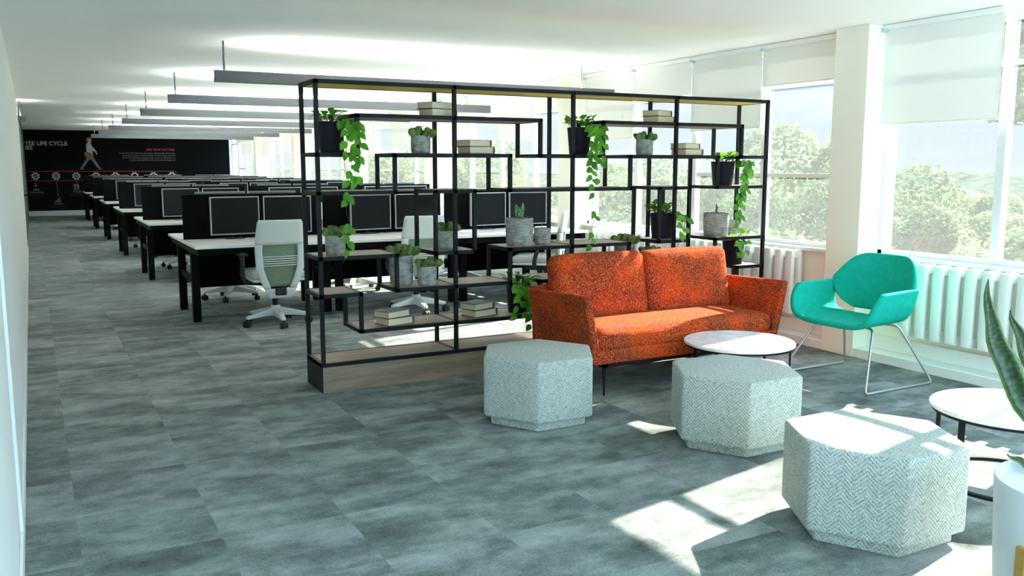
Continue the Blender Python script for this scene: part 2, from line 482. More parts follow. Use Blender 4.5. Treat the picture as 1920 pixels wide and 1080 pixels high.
# ------------------------------------------------------------------ linear ceiling lights
lw = ['front', 'second', 'third', 'fourth', 'fifth', 'sixth', 'farthest']
def light_parts(r, x0, x1, rods, on=True):
    hb = MB().box(x0, x1, -.035, .035, -.047, .038)
    hb.box(x0, x1, -.035, -.031, .038, .048).box(x0, x1, .031, .035, .038, .048).box(x0, x0+.004, -.031, .031, .038, .048).box(x1-.004, x1, -.031, .031, .038, .048)
    hb.build('housing', M['lamp'], r)
    lit = M['glow'] if on else M['glow_dim']
    MB().box(x0+.42 if x1-x0 > 1 else x0+.01, x1-.32 if x1-x0 > 1 else x1-.01, -.026, .026, .039, .044).build('light_strip', lit, r)
    for x in rods:
        MB().cyl((x, 0, .048), .009, CEIL-2.208-.048, 8).build('hanging_rod', M['lamp'], r)
for k in range(7):
    r = thing('linear_light', 'long grey bar light hanging from the ceiling, %s in the line' % lw[k], 'ceiling light', (1.845, 2.33+2.85*k, 2.208), 0, 'bar lights above the desks')
    light_parts(r, -2.015, 2.015, (-1.935, 1.62), k > 0)
r = thing('linear_light', 'short stub of a grey bar light poking out beside the left wall', 'ceiling light', (XL+.06, 10.88, 2.208))
light_parts(r, -.056, .052, (-.02,), False)

# ------------------------------------------------------------------ mural on the back wall
mu = MB().box(XL+.005, 4.05, YB-.010, YB-.001, .15, CEIL-.002).build('wall_mural', M['mural'])
tag(mu, 'black printed wall mural with gears and walking man on the far wall', 'mural')
YM = YB-.010
def text(name, s, x, z, size, m, align='LEFT', parent=mu, sx=1.0, lines=1.0):
    c = bpy.data.curves.new(name, 'FONT'); c.body = s; c.size = size; c.align_x = align; c.extrude = .0008
    c.space_line = lines
    o = bpy.data.objects.new(name, c); COL.objects.link(o)
    o.location = (x, YM-.0015, z); o.rotation_euler = (PI/2, 0, 0); o.scale = (sx, 1, 1)
    c.materials.append(m); o.parent = parent; return o
def bold(o, k=.003): o.data.offset = k; return o
bold(text('title_text', 'YEE LIFE CYCLE', -1.665, 2.055, .162, M['ink'], sx=.985))
bold(text('title_text', 'IES', -1.665, 1.925, .162, M['ink'], sx=.985))
bold(text('red_caption', 'ADD YOUR TEXT HERE', 2.41, 1.925, .085, M['red'], 'RIGHT', sx=.93) , .0012)
text('body_text', 'Lorem ipsum dolor sit amet, consectetuer adipiscing elit. Sed sit amet\nfusce diam nonummy, mauris et lorem vel, nunc viverra imperdiet\nlorem. Proin pharetra nonummy pede, mauris et malesuada purus\net lectus malesuada libero, sit amet commodo magna eros', 2.42, 1.825, .066, M['ink2'], 'RIGHT', sx=.86, lines=1.05)
rl = MB()
rl.box(XL+.02, 2.34, YM-.003, YM, 1.288, 1.302).box(XL+.02, 2.34, YM-.003, YM, 1.022, 1.036)
arc = [(2.34+.133*math.cos(a), 1.162+.133*math.sin(a)) for a in [PI/2-PI*i/12 for i in range(13)]]
for (xa, za), (xb, zb) in zip(arc, arc[1:]):
    rl.add([(xa, YM-.003, za-.007), (xb, YM-.003, zb-.007), (xb, YM-.003, zb+.007), (xa, YM-.003, za+.007)], [(0, 1, 2, 3)])
rl.build('red_track', M['red'], mu)
def gear(x, z, num):
    b = MB(); n = 8; pts = []
    for i in range(n):
        a = 2*PI*i/n+PI/8
        for da, r in ((-.26, .088), (-.15, .116), (.15, .116), (.26, .088)): pts.append((a+da, r))
    out = [(x+r*math.cos(a), YM-.003, z+r*math.sin(a)) for a, r in pts]
    inn = [(x+.062*math.cos(a), YM-.003, z+.062*math.sin(a)) for a, r in pts]
    N = len(pts)
    b.add(out+inn, [(i, (i+1) % N, N+(i+1) % N, N+i) for i in range(N)])
    g = b.build('gear_icon', M['ink'], mu)
    if num: bold(text('number_text', num, x, z-.028, .08, M['ink'], 'CENTER', g) , .0012)
for i in range(8):
    gear(-1.456+.535*i, 1.16, ('02', '03', '04')[i] if i < 3 else None)
bold(text('onboarding_text', 'Onboarding', -1.459, .675, .075, M['ink2'], 'CENTER') , .0012)
bold(text('benefits_text', 'Benefits', -.905, .325, .075, M['ink2'], 'CENTER') , .0012)
bold(text('payroll_text', 'Payroll', -.39, .675, .075, M['ink2'], 'CENTER') , .0012)
for x, z in ((-1.459, .62), (-.905, .26), (-.39, .62)):
    text('small_print', 'Lorem ipsum dolor sit\namet consectetuer', x, z, .05, M['dim'], 'CENTER')
def icon(pieces):
    b = MB()
    for x0, x1, z0, z1 in pieces: b.box(x0, x1, YM-.003, YM, z0, z1)
    b.build('icon', M['ink2'], mu)
icon([(-1.466, -1.452, .92, 1.02), (-1.495, -1.425, .87, .905), (-1.53, -1.50, .76, .80), (-1.475, -1.443, .76, .81), (-1.42, -1.39, .76, .80), (-1.55, -1.37, .745, .757)])
icon([(-.912, -.898, .57, 1.02), (-.98, -.95, .41, .46), (-.93, -.90, .41, .50), (-.88, -.85, .41, .54), (-1.0, -.82, .395, .407)])
icon([(-.397, -.383, .93, 1.02), (-.47, -.41, .85, .92), (-.39, -.33, .80, .92), (-.47, -.42, .76, .83), (-.40, -.33, .745, .775)])
def flat(name, poly, m, parent, d=.004):
    b = MB(); n = len(poly)
    b.add([(x, YM-d, z) for x, z in poly]+[(x, YM, z) for x, z in poly],
          [tuple(range(n))]+[(i, (i+1) % n, n+(i+1) % n, n+i) for i in range(n)])
    return b.build(name, m, parent)
px, pz = .0, 1.345
P_ = lambda pts: [(px+a, pz+b) for a, b in pts]
man = flat('walking_figure', P_([(-.02, .80), (.045, .80), (.07, .82), (.085, .85), (.075, .88), (.08, .93), (.03, .945), (-.02, .92), (-.03, .86)]), M['skin'], mu)
man['label'] = 'printed walking man with shoulder bag'
flat('hair', P_([(-.055, .84), (-.025, .83), (-.02, .90), (.01, .915), (.07, .915), (.075, .945), (.03, .965), (-.03, .955), (-.06, .91)]), M['hair'], man, .005)
flat('shirt', P_([(-.03, .80), (.05, .80), (.085, .70), (.16, .60), (.19, .54), (.16, .52), (.09, .58), (.10, .45), (-.06, .45), (-.075, .60), (-.07, .74)]), M['shirt'], man, .0045)
flat('hand', P_([(.155, .55), (.195, .55), (.22, .46), (.19, .44), (.17, .50)]), M['skin'], man, .005)
flat('trousers', P_([(-.06, .46), (.10, .46), (.12, .34), (.27, .07), (.22, .03), (.03, .32), (-.04, .26), (-.20, .03), (-.26, .05), (-.10, .30)]), M['jeans'], man, .005)
flat('shoulder_bag', P_([(-.14, .46), (-.11, .53), (.03, .51), (.09, .44), (.05, .36), (-.10, .38)]), M['bag'], man, .006)
flat('shoe', P_([(.21, .06), (.28, .08), (.34, .0), (.22, .0)]), M['hair'], man, .006)
flat('shoe', P_([(-.27, .06), (-.20, .05), (-.15, .0), (-.28, .0)]), M['hair'], man, .006)

bpy.context.view_layer.update()
dg = bpy.context.evaluated_depsgraph_get()
for o in [o for o in COL.objects if o.type == 'FONT']:
    me = bpy.data.meshes.new_from_object(o.evaluated_get(dg))
    nm, par, lo, ro, sc_ = o.name, o.parent, o.location.copy(), o.rotation_euler.copy(), o.scale.copy()
    mt = o.data.materials[0]
    bpy.data.objects.remove(o)
    n_ = bpy.data.objects.new(nm, me); COL.objects.link(n_)
    n_.parent = par; n_.location = lo; n_.rotation_euler = ro; n_.scale = sc_
    if not me.materials: me.materials.append(mt)
# ------------------------------------------------------------------ bench desks, monitors, office chairs
DX, DW, DY, ROW = -.34, 1.39, 2.70, 3.55
roww = ['front', 'second', 'third', 'fourth', 'fifth', 'sixth']
posw = ['left', 'middle', 'window-end']
def make_desk():
    r = thing('bench_desk', 'x', 'desk', (0, 0, 0), 0, 'back to back desks in rows')
    for y0, y1 in ((0, .85), (.92, 1.77)):
        MB().box(.006, DW-.006, y0, y1, .728, .753).build('desktop', M['desktop'], r, bevel=.002)
    MB().box(.05, DW-.05, .06, .10, .665, .726).box(.05, DW-.05, 1.67, 1.71, .665, .726).box(.03, .09, .03, 1.74, .665, .727).box(DW-.09, DW-.03, .03, 1.74, .665, .727).build('frame', M['black'], r)
    for x in (.03, DW-.10):
        for y in (.44, 1.27):
            MB().box(x, x+.07, y, y+.08, 0, .727).build('leg', M['black'], r, bevel=.004)
    for x in (.05, DW-.08):
        MB().box(x, x+.03, .5, 1.3, .36, .42).build('crossbar', M['black'], r)
    MB().box(.10, DW-.10, .875, .895, .27, .74).build('modesty_panel', M['felt'], r)
    MB().box(.035, DW-.02, .868, .902, .75, 1.188).build('divider_screen', M['felt'], r, bevel=.003)
    return r
def make_monitor(drop=0):
    r = thing('monitor', 'x', 'monitor', (0, 0, 0), 0, 'desk monitors')
    w, h, b = .24, .185, .011
    fr = MB().box(-w, w, -.018, .006, h-b, h).box(-w, w, -.018, .006, -h, -h+b).box(-w, -w+b, -.018, .006, -h+b, h-b).box(w-b, w, -.018, .006, -h+b, h-b)
    fr.build('bezel', M['bezel'], r)
    MB().box(-w+b, w-b, -.014, .0, -h+b, h-b).build('display', M['screen'], r)
    MB().box(-w+.004, w-.004, .006, .022, -h+.004, h-.004).build('back_shell', M['lamp'], r, bevel=.006)
    MB().box(-.03, .03, .022, .05, -.03, .03).tube([(0, .045, 0), (0, .075, -.02), (0, .075, -.224-drop)], .014, 8).build('arm', M['rubber'], r)
    MB().box(-.09, .09, -.02, .10, -.2275-drop, -.216-drop).build('foot', M['rubber'], r, bevel=.003)
    return r
def make_office_chair():
    r = thing('office_chair', 'x', 'office chair', (0, 0, 0), 0, 'office chairs at the desks')
    b = MB()
    for i in range(5):
        a = 2*PI*i/5+R(-90)
        d = Vector((math.cos(a), math.sin(a), 0)); n = Vector((-d.y, d.x, 0))
        vs = []
        for t, z0, z1, hw in ((.0, .085, .165, .036), (.12, .085, .145, .03), (.30, .075, .10, .02)):
            for sg in (-1, 1):
                for z in (z0, z1): vs.append(d*t+n*hw*sg+Vector((0, 0, z)))
        fs = []
        for k in (0, 4):
            fs += [(k, k+1, k+5, k+4), (k+2, k+6, k+7, k+3), (k+1, k+3, k+7, k+5), (k, k+4, k+6, k+2)]
        fs += [(8, 9, 11, 10), (0, 2, 3, 1)]
        b.add(vs, fs)
    b.cyl((0, 0, .08), .045, .10, 16)
    b.build('star_base', M['white'], r, bevel=.006)
    for i in range(5):
        a = 2*PI*i/5+R(-90)
        c = Vector((.30*math.cos(a), .30*math.sin(a), .03))
        w = MB()
        rot = Matrix.Translation(c) @ Matrix.Rotation(a+PI/2+.5, 4, 'Z') @ Matrix.Rotation(PI/2, 4, 'Y')
        w.cyl((0, 0, -.026), .03, .02, 14, rot); w.cyl((0, 0, .006), .03, .02, 14, rot)
        w.cyl((c.x, c.y, .03), .011, .045, 8)
        w.build('caster', M['rubber'], r)
    MB().cyl((0, 0, .17), .028, .19, 14).build('gas_lift', M['rubber'], r)
    MB().cbox((0, .0, .385), (.22, .30, .06)).box(-.05, .05, -.26, -.1, .30, .37).build('mechanism', M['rubber'], r, bevel=.012)
    MB().cushion(.47, .47, .03, .015, n=6, M=Matrix.Translation((0, .03, .432))).build('seat_shell', M['white'], r)
    MB().cushion(.48, .48, .07, .03, (0, 0, .012), n=8, M=Matrix.Translation((0, .03, .48))).build('seat', M['seatcloth'], r)
    # back: frame profile (half width, z) and the depth curve
    def yb(z): return -.215-.05*math.sin((z-.28)/.45*PI/2) if z < .73 else -.265-.035*((z-.73)/.26)
    prof = [(.985, .19), (.97, .200), (.80, .222), (.70, .222), (.55, .215), (.44, .18), (.34, .135), (.275, .105)]
    inner = {.80: None, .765: .155, .70: .16, .55: .150, .44: .115, .36: .082}
    def hw(z):
        for (z1, w1), (z0, w0) in zip(prof, prof[1:]):
            if z0 <= z <= z1: return w0+(w1-w0)*(z-z0)/(z1-z0)
        return prof[-1][1]
    def iw(z):
        ks = sorted([(a, c) for a, c in inner.items() if c], reverse=True)
        for (z1, w1), (z0, w0) in zip(ks, ks[1:]):
            if z0 <= z <= z1: return w0+(w1-w0)*(z-z0)/(z1-z0)
        return .0
    fr = MB()
    zs = [.985, .97, .93, .88, .83, .80, .765, .73, .70, .65, .60, .55, .50, .44, .40, .36, .32, .275]
    vs = []; fs = []
    def pt(x, z): return Vector((x, yb(z)+.55*x*x, z))
    top = [z for z in zs if z >= .765]
    fr.grid(lambda u, v: pt((2*u-1)*hw(top[0]+(top[-1]-top[0])*v), top[0]+(top[-1]-top[0])*v), 10, 8)
    bot = (.36, .275)
    fr.grid(lambda u, v: pt((2*u-1)*hw(bot[0]+(bot[1]-bot[0])*v), bot[0]+(bot[1]-bot[0])*v), 10, 4)
    for sg in (-1, 1):
        fr.grid(lambda u, v: pt(sg*(iw(.765-.405*v)+(hw(.765-.405*v)-iw(.765-.405*v))*u), .765-.405*v), 3, 14)
    fr.build('back_frame', M['white'], r, solid=.022)
    MB().grid(lambda u, v: pt((2*u-1)*(hw(.82-.44*v)-.006), .82-.44*v)+Vector((0, .022+.006*math.sin(PI*v), 0)), 10, 14).build('back_mesh', M['green'], r, solid=.018)
    lb = MB()
    for i in range(5):
        z = .655-.020*i
        w = iw(z)+.01
        lb.tube([pt(-w+2*w*q/8, z)+Vector((0, -.004, 0)) for q in range(9)], .0048, 6)
    lb.build('lumbar_bars', M['white'], r)
    MB().box(-.07, .07, -.195, -.05, .30, .36).build('back_bracket', M['rubber'], r)
    for sg in (-1, 1):
        ab = MB()
        ab.tube([(sg*.10, .02, .385), (sg*.26, .02, .40), (sg*.285, .02, .47), (sg*.29, -.02, .62), (sg*.285, .03, .645)], .022, 10)
        ab.cushion(.075, .25, .028, .012, n=6, M=Matrix.Translation((sg*.28, .05, .662)))
        ab.build('armrest', M['rubber'], r)
    return r
desk0, mon0, mon1, chair0 = make_desk(), make_monitor(), make_monitor(.041), make_office_chair()
used = {'d': 0, 'm': 0, 'b': 0, 'c': 0}
def put(key, proto, loc, rz, label):
    if used[key] == 0:
        used[key] = 1
        proto.location = loc; proto.rotation_euler = (0, 0, rz); proto['label'] = label; return proto
    return dup(proto, loc, rz, label)
HIDE = {('c', 1, 1, 1), ('c', 3, 0, 1), ('c', 4, 0, 1), ('m', 2, 2, 0, 0), ('m', 3, 1, 0, 1), ('m', 5, 2, 0, 1)}   # wholly behind other desks
HIDE |= {('c', k, j, s) for k in range(1, 6) for j in (1, 2) for s in (0, 1) if (k, j) != (1, 1)}
rc = random.Random(3)
for k in range(6):
    for j in range(3):
        x0 = DX+DW*j; y0 = DY+ROW*k
        put('d', desk0, (x0, y0, 0), 0, 'white-topped black bench desk, %s one in the %s row' % (posw[j], roww[k]))
        for s, sn in ((0, 'near'), (1, 'far')):
            for q, (dx, qn) in enumerate(((.497, 'left'), (1.013, 'right'))):
                key = ('m', k, j, s, q)
                jit = rc.uniform(-.05, .05)
                if key in HIDE: continue
                if s == 0:
                    put('m', mon0, (x0+dx, y0+.72, .982), R(7 if q == 0 else -1)+jit, 'black silver-edged monitor, %s of two facing us on the %s desk, %s row' % (qn, posw[j], roww[k]))
                else:
                    put('b', mon1, (x0+dx-.07, y0+1.04, 1.0225), PI+jit*.5, 'monitor seen from behind over the divider, %s of two on the %s desk, %s row' % (qn, posw[j], roww[k]))
            key = ('c', k, j, s)
            a1, a2, a3 = rc.uniform(-.25, .25), rc.uniform(-.04, .04), rc.uniform(-.05, .05)
            if key in HIDE: continue
            cx = x0+DW/2
            if s == 0:
                if k == 0: cx, cy, rz = ((.355, 2.72, R(0)), (1.765, 2.72, R(-3)), (3.21, 2.72, R(52)))[j]
                else: cx, cy, rz = cx+a2, y0+a3, a1
                put('c', chair0, (cx, cy, 0), rz, 'white and green office chair on the near side of the %s desk, %s row' % (posw[j], roww[k]))
            else:
                put('c', chair0, (cx+a2-.02, y0+1.83+a3, 0), PI+a1, 'office chair tucked in on the far side of the %s desk, %s row' % (posw[j], roww[k]))

# ------------------------------------------------------------------ open shelving unit
MOD, PW, SD = 1.892, .025, .36
SH = thing('shelving_unit', 'tall black steel open shelving unit dividing the lounge from the desks', 'shelf', (0, 0, 0))
fb = MB()
def bar(x0, x1, z):          # shelf frame: z is the top
    for y in (0, SD-PW): fb.box(x0, x1, y, y+PW, z-PW, z)
    for x in (x0, x1-PW): fb.box(x, x+PW, PW, SD-PW, z-PW, z)
def upr(x, z0, z1):
    for y in (0, SD-PW): fb.box(x, x+PW, y, y+PW, z0, z1)
LV = dict(b=1.797, c=1.548, d=1.305, e=.888, g=.652, i=.645, j=.397)
boards = []
W2 = 2*MOD+PW
for i in range(5): upr(i*MOD/2, .195, 2.0)
bar(0, W2, 2.0); bar(0, W2, .195)
for i in (1, 2, 3): fb.box(i*MOD/2, i*MOD/2+PW, PW, SD-PW, .185, .197)
for m in range(2):
    o = m*MOD; E = MOD+PW
    segs = [('b', .265, 1.643), ('c', 0, .265+PW), ('c', .515, 1.398), ('c', 1.618, E), ('d', 0, .54), ('d', .80, 1.118), ('d', 1.373, E),
            ('e', .80, 1.118), ('e', 0, .54), ('e', 1.373, E), ('g', .515, 1.398), ('i', 0, .287), ('i', 1.618, E), ('j', .262, 1.643)]
    for lv, x0, x1 in segs:
        z = LV[lv]
        bar(o+x0, o+x1, z); boards.append((o+x0+PW, o+x1-PW, z))
    for x, a, b in ((.265, 'c', 'b'), (1.618, 'c', 'b'), (.515, 'd', 'c'), (1.373, 'd', 'c'), (.80, 'e', 'd'), (1.093, 'e', 'd'), (.515, 'g', 'e'), (1.373, 'g', 'e'), (.262, 'j', 'i'), (1.618, 'j', 'i')):
        upr(o+x, LV[a]-PW, LV[b])
    for z in (LV['b'], LV['g'], LV['j']): fb.box(o+MOD/2, o+MOD/2+PW, PW, SD-PW, z-.01, z+.0015)
fb.build('steel_frame', M['steel'], SH)
for x0, x1, z in boards:
    MB().box(x0, x1, PW, SD-PW, z-.022, z-.001).build('shelf_board', M['shelfwood'], SH)
MB().box(PW, W2-PW, PW, SD-PW, 1.978, 1.998).build('top_board', M['ochre'], SH, label='ochre yellow top board')
MB().box(PW, W2-PW, PW, SD-PW, .175, .193).build('base_board', M['shelfwood'], SH)
for y in (.006, SD-.022): MB().box(.004, W2-.004, y, y+.016, .0, .17).build('plinth_board', M['plinthwood'], SH)
for x in (0, W2-.004): MB().box(x, x+.004, 0, SD, 0, .19).build('end_panel', M['steel'], SH)

# books
def book(name, loc, rz, w, d, h, label, group):
    r = thing(name, label, 'book', loc, rz, group)
    MB().box(-w/2+.006, w/2-.004, -d/2+.005, d/2-.005, .003, h-.003).build('page_block', M['page'], r)
    c = MB().box(-w/2, w/2, -d/2, d/2, 0, .003).box(-w/2, w/2, -d/2, d/2, h-.003, h)
    c.lathe([(h/2, -d/2), (h/2, d/2)], n=16, M=Matrix.Translation((w/2-.003, 0, h/2)) @ Matrix.Rotation(-PI/2, 4, 'X') @ Matrix.Diagonal((.35, 1, 1, 1)))
    c.build('cover', M['cover'], r)
where = ['on the shelf under the ochre top, %s half', 'beside the cactus on the second shelf, %s half', 'at the left end of the low shelf, %s half', 'on the low shelf near the second post, %s half']
for m in range(2):
    for q, (x, z) in enumerate(((.885, LV['b']), (1.175, LV['c']), (.535, LV['j']), (1.195, LV['j']))):
        if m == 1 and q > 1: continue
        side = ('left', 'right')[m]
        rz = R(22) if q != 1 else R(17)
        y = .16 if q != 2 else .13
        book('hardback_book', (o*0+m*MOD+x+.015, y, z), rz-R(7), .212, .158, .05, 'lower of two thick cream-paged books ' + where[q] % side, 'books lying on the shelving unit')
        book('hardback_book', (m*MOD+x, y+.005, z+.0502), rz, .205, .152, .045, 'upper of two thick cream-paged books ' + where[q] % side, 'books lying on the shelving unit')

# pots and cacti
def rpot(h, r):
    return MB().lathe([(r*.90, 0), (r*.97, h*.12), (r, h*.55), (r*.985, h), (r*.90, h), (r*.88, h-.015)], n=32)
def pad(b, base, dirv, L, W, T, rng):
    d = Vector(dirv).normalized(); s = d.cross(Vector((rng.uniform(-.5, .5), 1, rng.uniform(-.2, .2))))
    if s.length < .1: s = d.cross(Vector((1, 0, 0)))
    s.normalize(); t = s.cross(d)
    n, m = 10, 7; vs = []; fs = []
    for j in range(m+1):
        v = j/m; a = PI*v
        wd = math.sin(a)**.75*(.75+.3*v)
        c = Vector(base)+d*L*(1-math.cos(a))/2
        for i in range(n):
            q = 2*PI*i/n
            vs.append(c+s*W*wd*math.cos(q)+t*T*wd*math.sin(q))
    for j in range(m):
        for i in range(n): fs.append((j*n+i, j*n+(i+1) % n, (j+1)*n+(i+1) % n, (j+1)*n+i))
    b.add(vs, fs, True)
def cactus_pot(x, y, z, r, h, seed, label, kind='pads'):
    t = thing('potted_cactus', label, 'cactus', (x, y, z), 0, 'cacti in pale ribbed pots')
    rpot(h, r).build('pot', M['concrete'], t)
    MB().lathe([(0, h-.018), (r*.5, h-.014), (r*.885, h-.02)], n=20).build('soil', M['soil'], t)
    g = random.Random(seed); b = MB(); zt = h-.02; k = r/.07
    if kind == 'pads':
        for i in range(9):
            a = 2*PI*i/9+g.uniform(-.3, .3)+.4; rr = r*g.uniform(.25, .62)
            out = g.uniform(.05, .45) if i % 3 else .8
            pad(b, (rr*math.cos(a), rr*math.sin(a), zt), (math.cos(a)*out, math.sin(a)*out, 1), g.uniform(.07, .095)*k, g.uniform(.026, .033)*k, .016*k, g)
        pad(b, (r*.6, -r*.1, zt+.02*k), (1, -.1, .45), .085*k, .032*k, .014*k, g)
        pad(b, (-r*.5, 0, zt+.01*k), (-.75, -.2, .8), .08*k, .032*k, .014*k, g)
    elif kind == 'columns':
        for i in range(6):
            a = 2*PI*i/6; rr = r*.2
            x_, y_, hh = rr*math.cos(a), rr*math.sin(a), (.13, .10, .085, .12, .09, .07)[i]
            vs = []; fs = []; n = 12
            prof = [(.010, 0), (.014, hh*.3), (.014, hh*.75), (.010, hh*.93), (.002, hh)]
            for pr_, pz_ in prof:
                for q in range(n):
                    rq = pr_*(1 if q % 2 else .72); aa = 2*PI*q/n
                    vs.append((x_*(1+pz_*3)+rq*math.cos(aa), y_*(1+pz_*3)+rq*math.sin(aa), zt+pz_))
            for j in range(4):
                for q in range(n): fs.append((j*n+q, j*n+(q+1) % n, (j+1)*n+(q+1) % n, (j+1)*n+q))
            b.add(vs, fs, False)
    else:
        hh = .10 if kind == 'spike' else .085
        rr = .009 if kind == 'spike' else .002
        b.lathe([(rr*.6, 0), (rr, hh*.4), (rr*.8, hh*.75), (0.0005, hh)], (0, 0, zt), 8)
        if kind == 'spike':
            b.tube([(0, 0, zt+.02), (.012, .0, zt+.05), (.013, 0, zt+.07)], .004, 6)
    b.build('cactus_pads' if kind == 'pads' else 'cactus_stem', M['cactus'] if kind != 'columns' else M['leafcactus'], t)
    return t
M['leafcactus'] = leafmat('column_cactus', (.04, .13, .03, 1), (.17, .34, .13, 1), .1, 60)
cactus_pot(.782, .18, LV['c'], .067, .12, 1, 'small round cactus in pale pot on the second shelf, left half')
cactus_pot(.782+MOD, .18, LV['c'], .067, .12, 1, 'small round cactus in pale pot on the second shelf, right half')
cactus_pot(.157, .16, LV['e'], .067, .125, 2, 'round cactus in pale pot at the left end of the waist-high shelf')
cactus_pot(.963, .19, LV['e'], .066, .125, 3, 'round cactus in pale pot inside the hanging box left of centre')
cactus_pot(.645, .23, LV['g'], .082, .20, 4, 'large round cactus in tall pale pot on the knee-high left shelf')
cactus_pot(.782, .10, LV['g'], .067, .13, 5, 'small round cactus in pale pot in front of the large one, left half')
cactus_pot(.645+MOD, .23, LV['g'], .082, .20, 4, 'large round cactus peeking above the middle of the sofa back')
cactus_pot(.782+MOD, .10, LV['g'], .067, .13, 5, 'small round cactus between the two sofa back cushions')
cactus_pot(1.543, .16, LV['e'], .102, .20, 6, 'tall green column cactus in wide ribbed pot near the middle post', 'columns')
cactus_pot(1.742, .17, LV['e'], .064, .12, 7, 'small pale pot with one thin stem beside the column cactus', 'stem')
cactus_pot(1.528+MOD, .17, LV['e'], .105, .19, 8, 'single upright green spike in wide ribbed pot at the right end', 'spike')
cactus_pot(1.735+MOD, .22, LV['e'], .062, .12, 9, 'small pale pot behind the vine at the right end of shelving', 'stem')

# trailing plants
def leaf(b, p, d, up, L, W, fold=.25):
    d = Vector(d).normalized(); s = d.cross(Vector(up))
    if s.length < .05: s = d.cross(Vector((1, .2, 0)))
    s.normalize(); n = s.cross(d).normalized()
    mid = []; lf = []; rt = []
    N = 6
    for i in range(N+1):
        t = i/N
        w = W*math.sin(PI*t**.82)**.9*(1 if t < 1 else 0)
        c = Vector(p)+d*L*t+n*(-.35*L*(t-.3)**2)
        mid.append(c); lf.append(c+s*w+n*w*fold); rt.append(c-s*w+n*w*fold)
    vs = mid+lf+rt; fs = []
    k = N+1
    for i in range(N):
        fs.append((i, i+1, k+i+1, k+i)); fs.append((i+1, i, 2*k+i, 2*k+i+1))
    b.add(vs, fs, True)
def sqpot(h, r0, r1):
    b = MB()
    for (ra, za, rb, zb) in ((r0, 0, r1, h), (r1, h, r1-.008, h), (r1-.008, h, r1-.01, h-.02)):
        pass
    n = 4
    prof = [(r0, 0), (r1, h), (r1-.008, h), (r1-.010, h-.02)]
    vs = []
    for r, z in prof:
        for sx, sy in ((-1, -1), (1, -1), (1, 1), (-1, 1)): vs.append((r*sx, r*sy, z))
    fs = [(3, 2, 1, 0)]+[(j*4+i, j*4+(i+1) % 4, j*4+4+(i+1) % 4, j*4+4+i) for j in range(3) for i in range(4)]+[(12, 13, 14, 15)]
    return b.add(vs, fs)
def trailing(x, y, z, r0, r1, h, vines, seed, label, top=40, round_=True):
    t = thing('trailing_plant', label, 'plant', (x, y, z), 0, 'trailing green plants in black pots')
    MB().lathe([(r0, 0), (r1, h), (r1-.006, h), (r1-.008, h-.02)], n=28).build('pot', M['pot'], t, bevel=.002)
    MB().lathe([(0, h-.016), (r1-.008, h-.02)], n=20).build('soil', M['soil'], t)
    g = random.Random(seed); lb = MB(); lb.norecalc = True; st = MB()
    for i in range(top):
        a = g.uniform(0, 2*PI); rr = g.uniform(.1, .85)*r1
        c = Vector((rr*math.cos(a), rr*math.sin(a), h-.01))
        lean = Vector((math.cos(a)*.5, math.sin(a)*.5-.1, 1)).normalized()
        ln = g.uniform(.02, .085); e = c+lean*ln
        st.tube([c, c+lean*ln*.6, e], .0016, 5)
        d = Vector((math.cos(a)+g.uniform(-.6, .6), math.sin(a)+g.uniform(-.7, .3), g.uniform(-.1, .9)))
        leaf(lb, e, d, (0, 0, 1), g.uniform(.052, .072), g.uniform(.019, .026))
    for path in vines:
        P = [Vector(p) for p in path]
        # resample
        L = [0]
        for a_, b_ in zip(P, P[1:]): L.append(L[-1]+(b_-a_).length)
        def at(s_):
            for i in range(len(P)-1):
                if s_ <= L[i+1]: return P[i].lerp(P[i+1], (s_-L[i])/max(1e-6, L[i+1]-L[i]))
            return P[-1]
        n = max(6, int(L[-1]/.02)); pts = []
        for i in range(n+1):
            s_ = L[-1]*i/n; q = at(s_)
            pts.append(q+Vector((.008*math.sin(i*.7+seed), .004*math.sin(i*.9), 0)))
        st.tube(pts, .0018, 5)
        step = .024; s_ = .04; k = 0
        while s_ < L[-1]:
            q = at(s_); sg = -1 if k % 2 else 1
            fr = s_/L[-1]
            d = Vector((sg*g.uniform(.25, 1), -g.uniform(.05, .55), -g.uniform(.25, 1.0)))
            if g.random() < 1-.35*fr:
                leaf(lb, q, d, (0, -1, .35), g.uniform(.056, .078), g.uniform(.019, .026))
            s_ += step*g.uniform(.7, 1.3)*(1+.7*fr); k += 1
    lb.build('foliage', M['leaf'], t)
    st.build('vine_stems', M['vine'], t)
    return t
trailing(.148, .17, LV['c'], .068, .086, .20, [[(.05, -.06, .21), (.085, -.19, .20), (.10, -.205, .05), (.06, -.207, -.10), (.03, -.205, -.30), (.045, -.205, -.45), (.03, -.205, -.60), (.0, -.205, -.70)],
         [(.07, -.03, .21), (.115, -.19, .20), (.125, -.21, .04), (.105, -.21, -.12), (.085, -.205, -.22)], [(.02, -.06, .21), (.05, -.19, .19), (.035, -.205, .0), (.015, -.205, -.14)]], 11, 'trailing vine in black pot at the top left corner of the shelving')
trailing(.148+MOD+.02, .17, LV['c'], .074, .092, .20, [[(.05, -.06, .21), (.05, -.19, .20), (.0, -.205, .05), (-.03, -.205, -.08), (.0, -.205, -.25), (.01, -.205, -.45), (-.01, -.205, -.60), (-.03, -.205, -.70)],
         [(.06, -.03, .21), (.08, -.19, .20), (.075, -.207, .03), (.045, -.205, -.12), (.03, -.205, -.20)], [(.04, -.05, .21), (.02, -.19, .2), (-.02, -.205, -.02), (-.02, -.205, -.14)]], 12, 'trailing vine in black pot beside the middle post of the shelving')
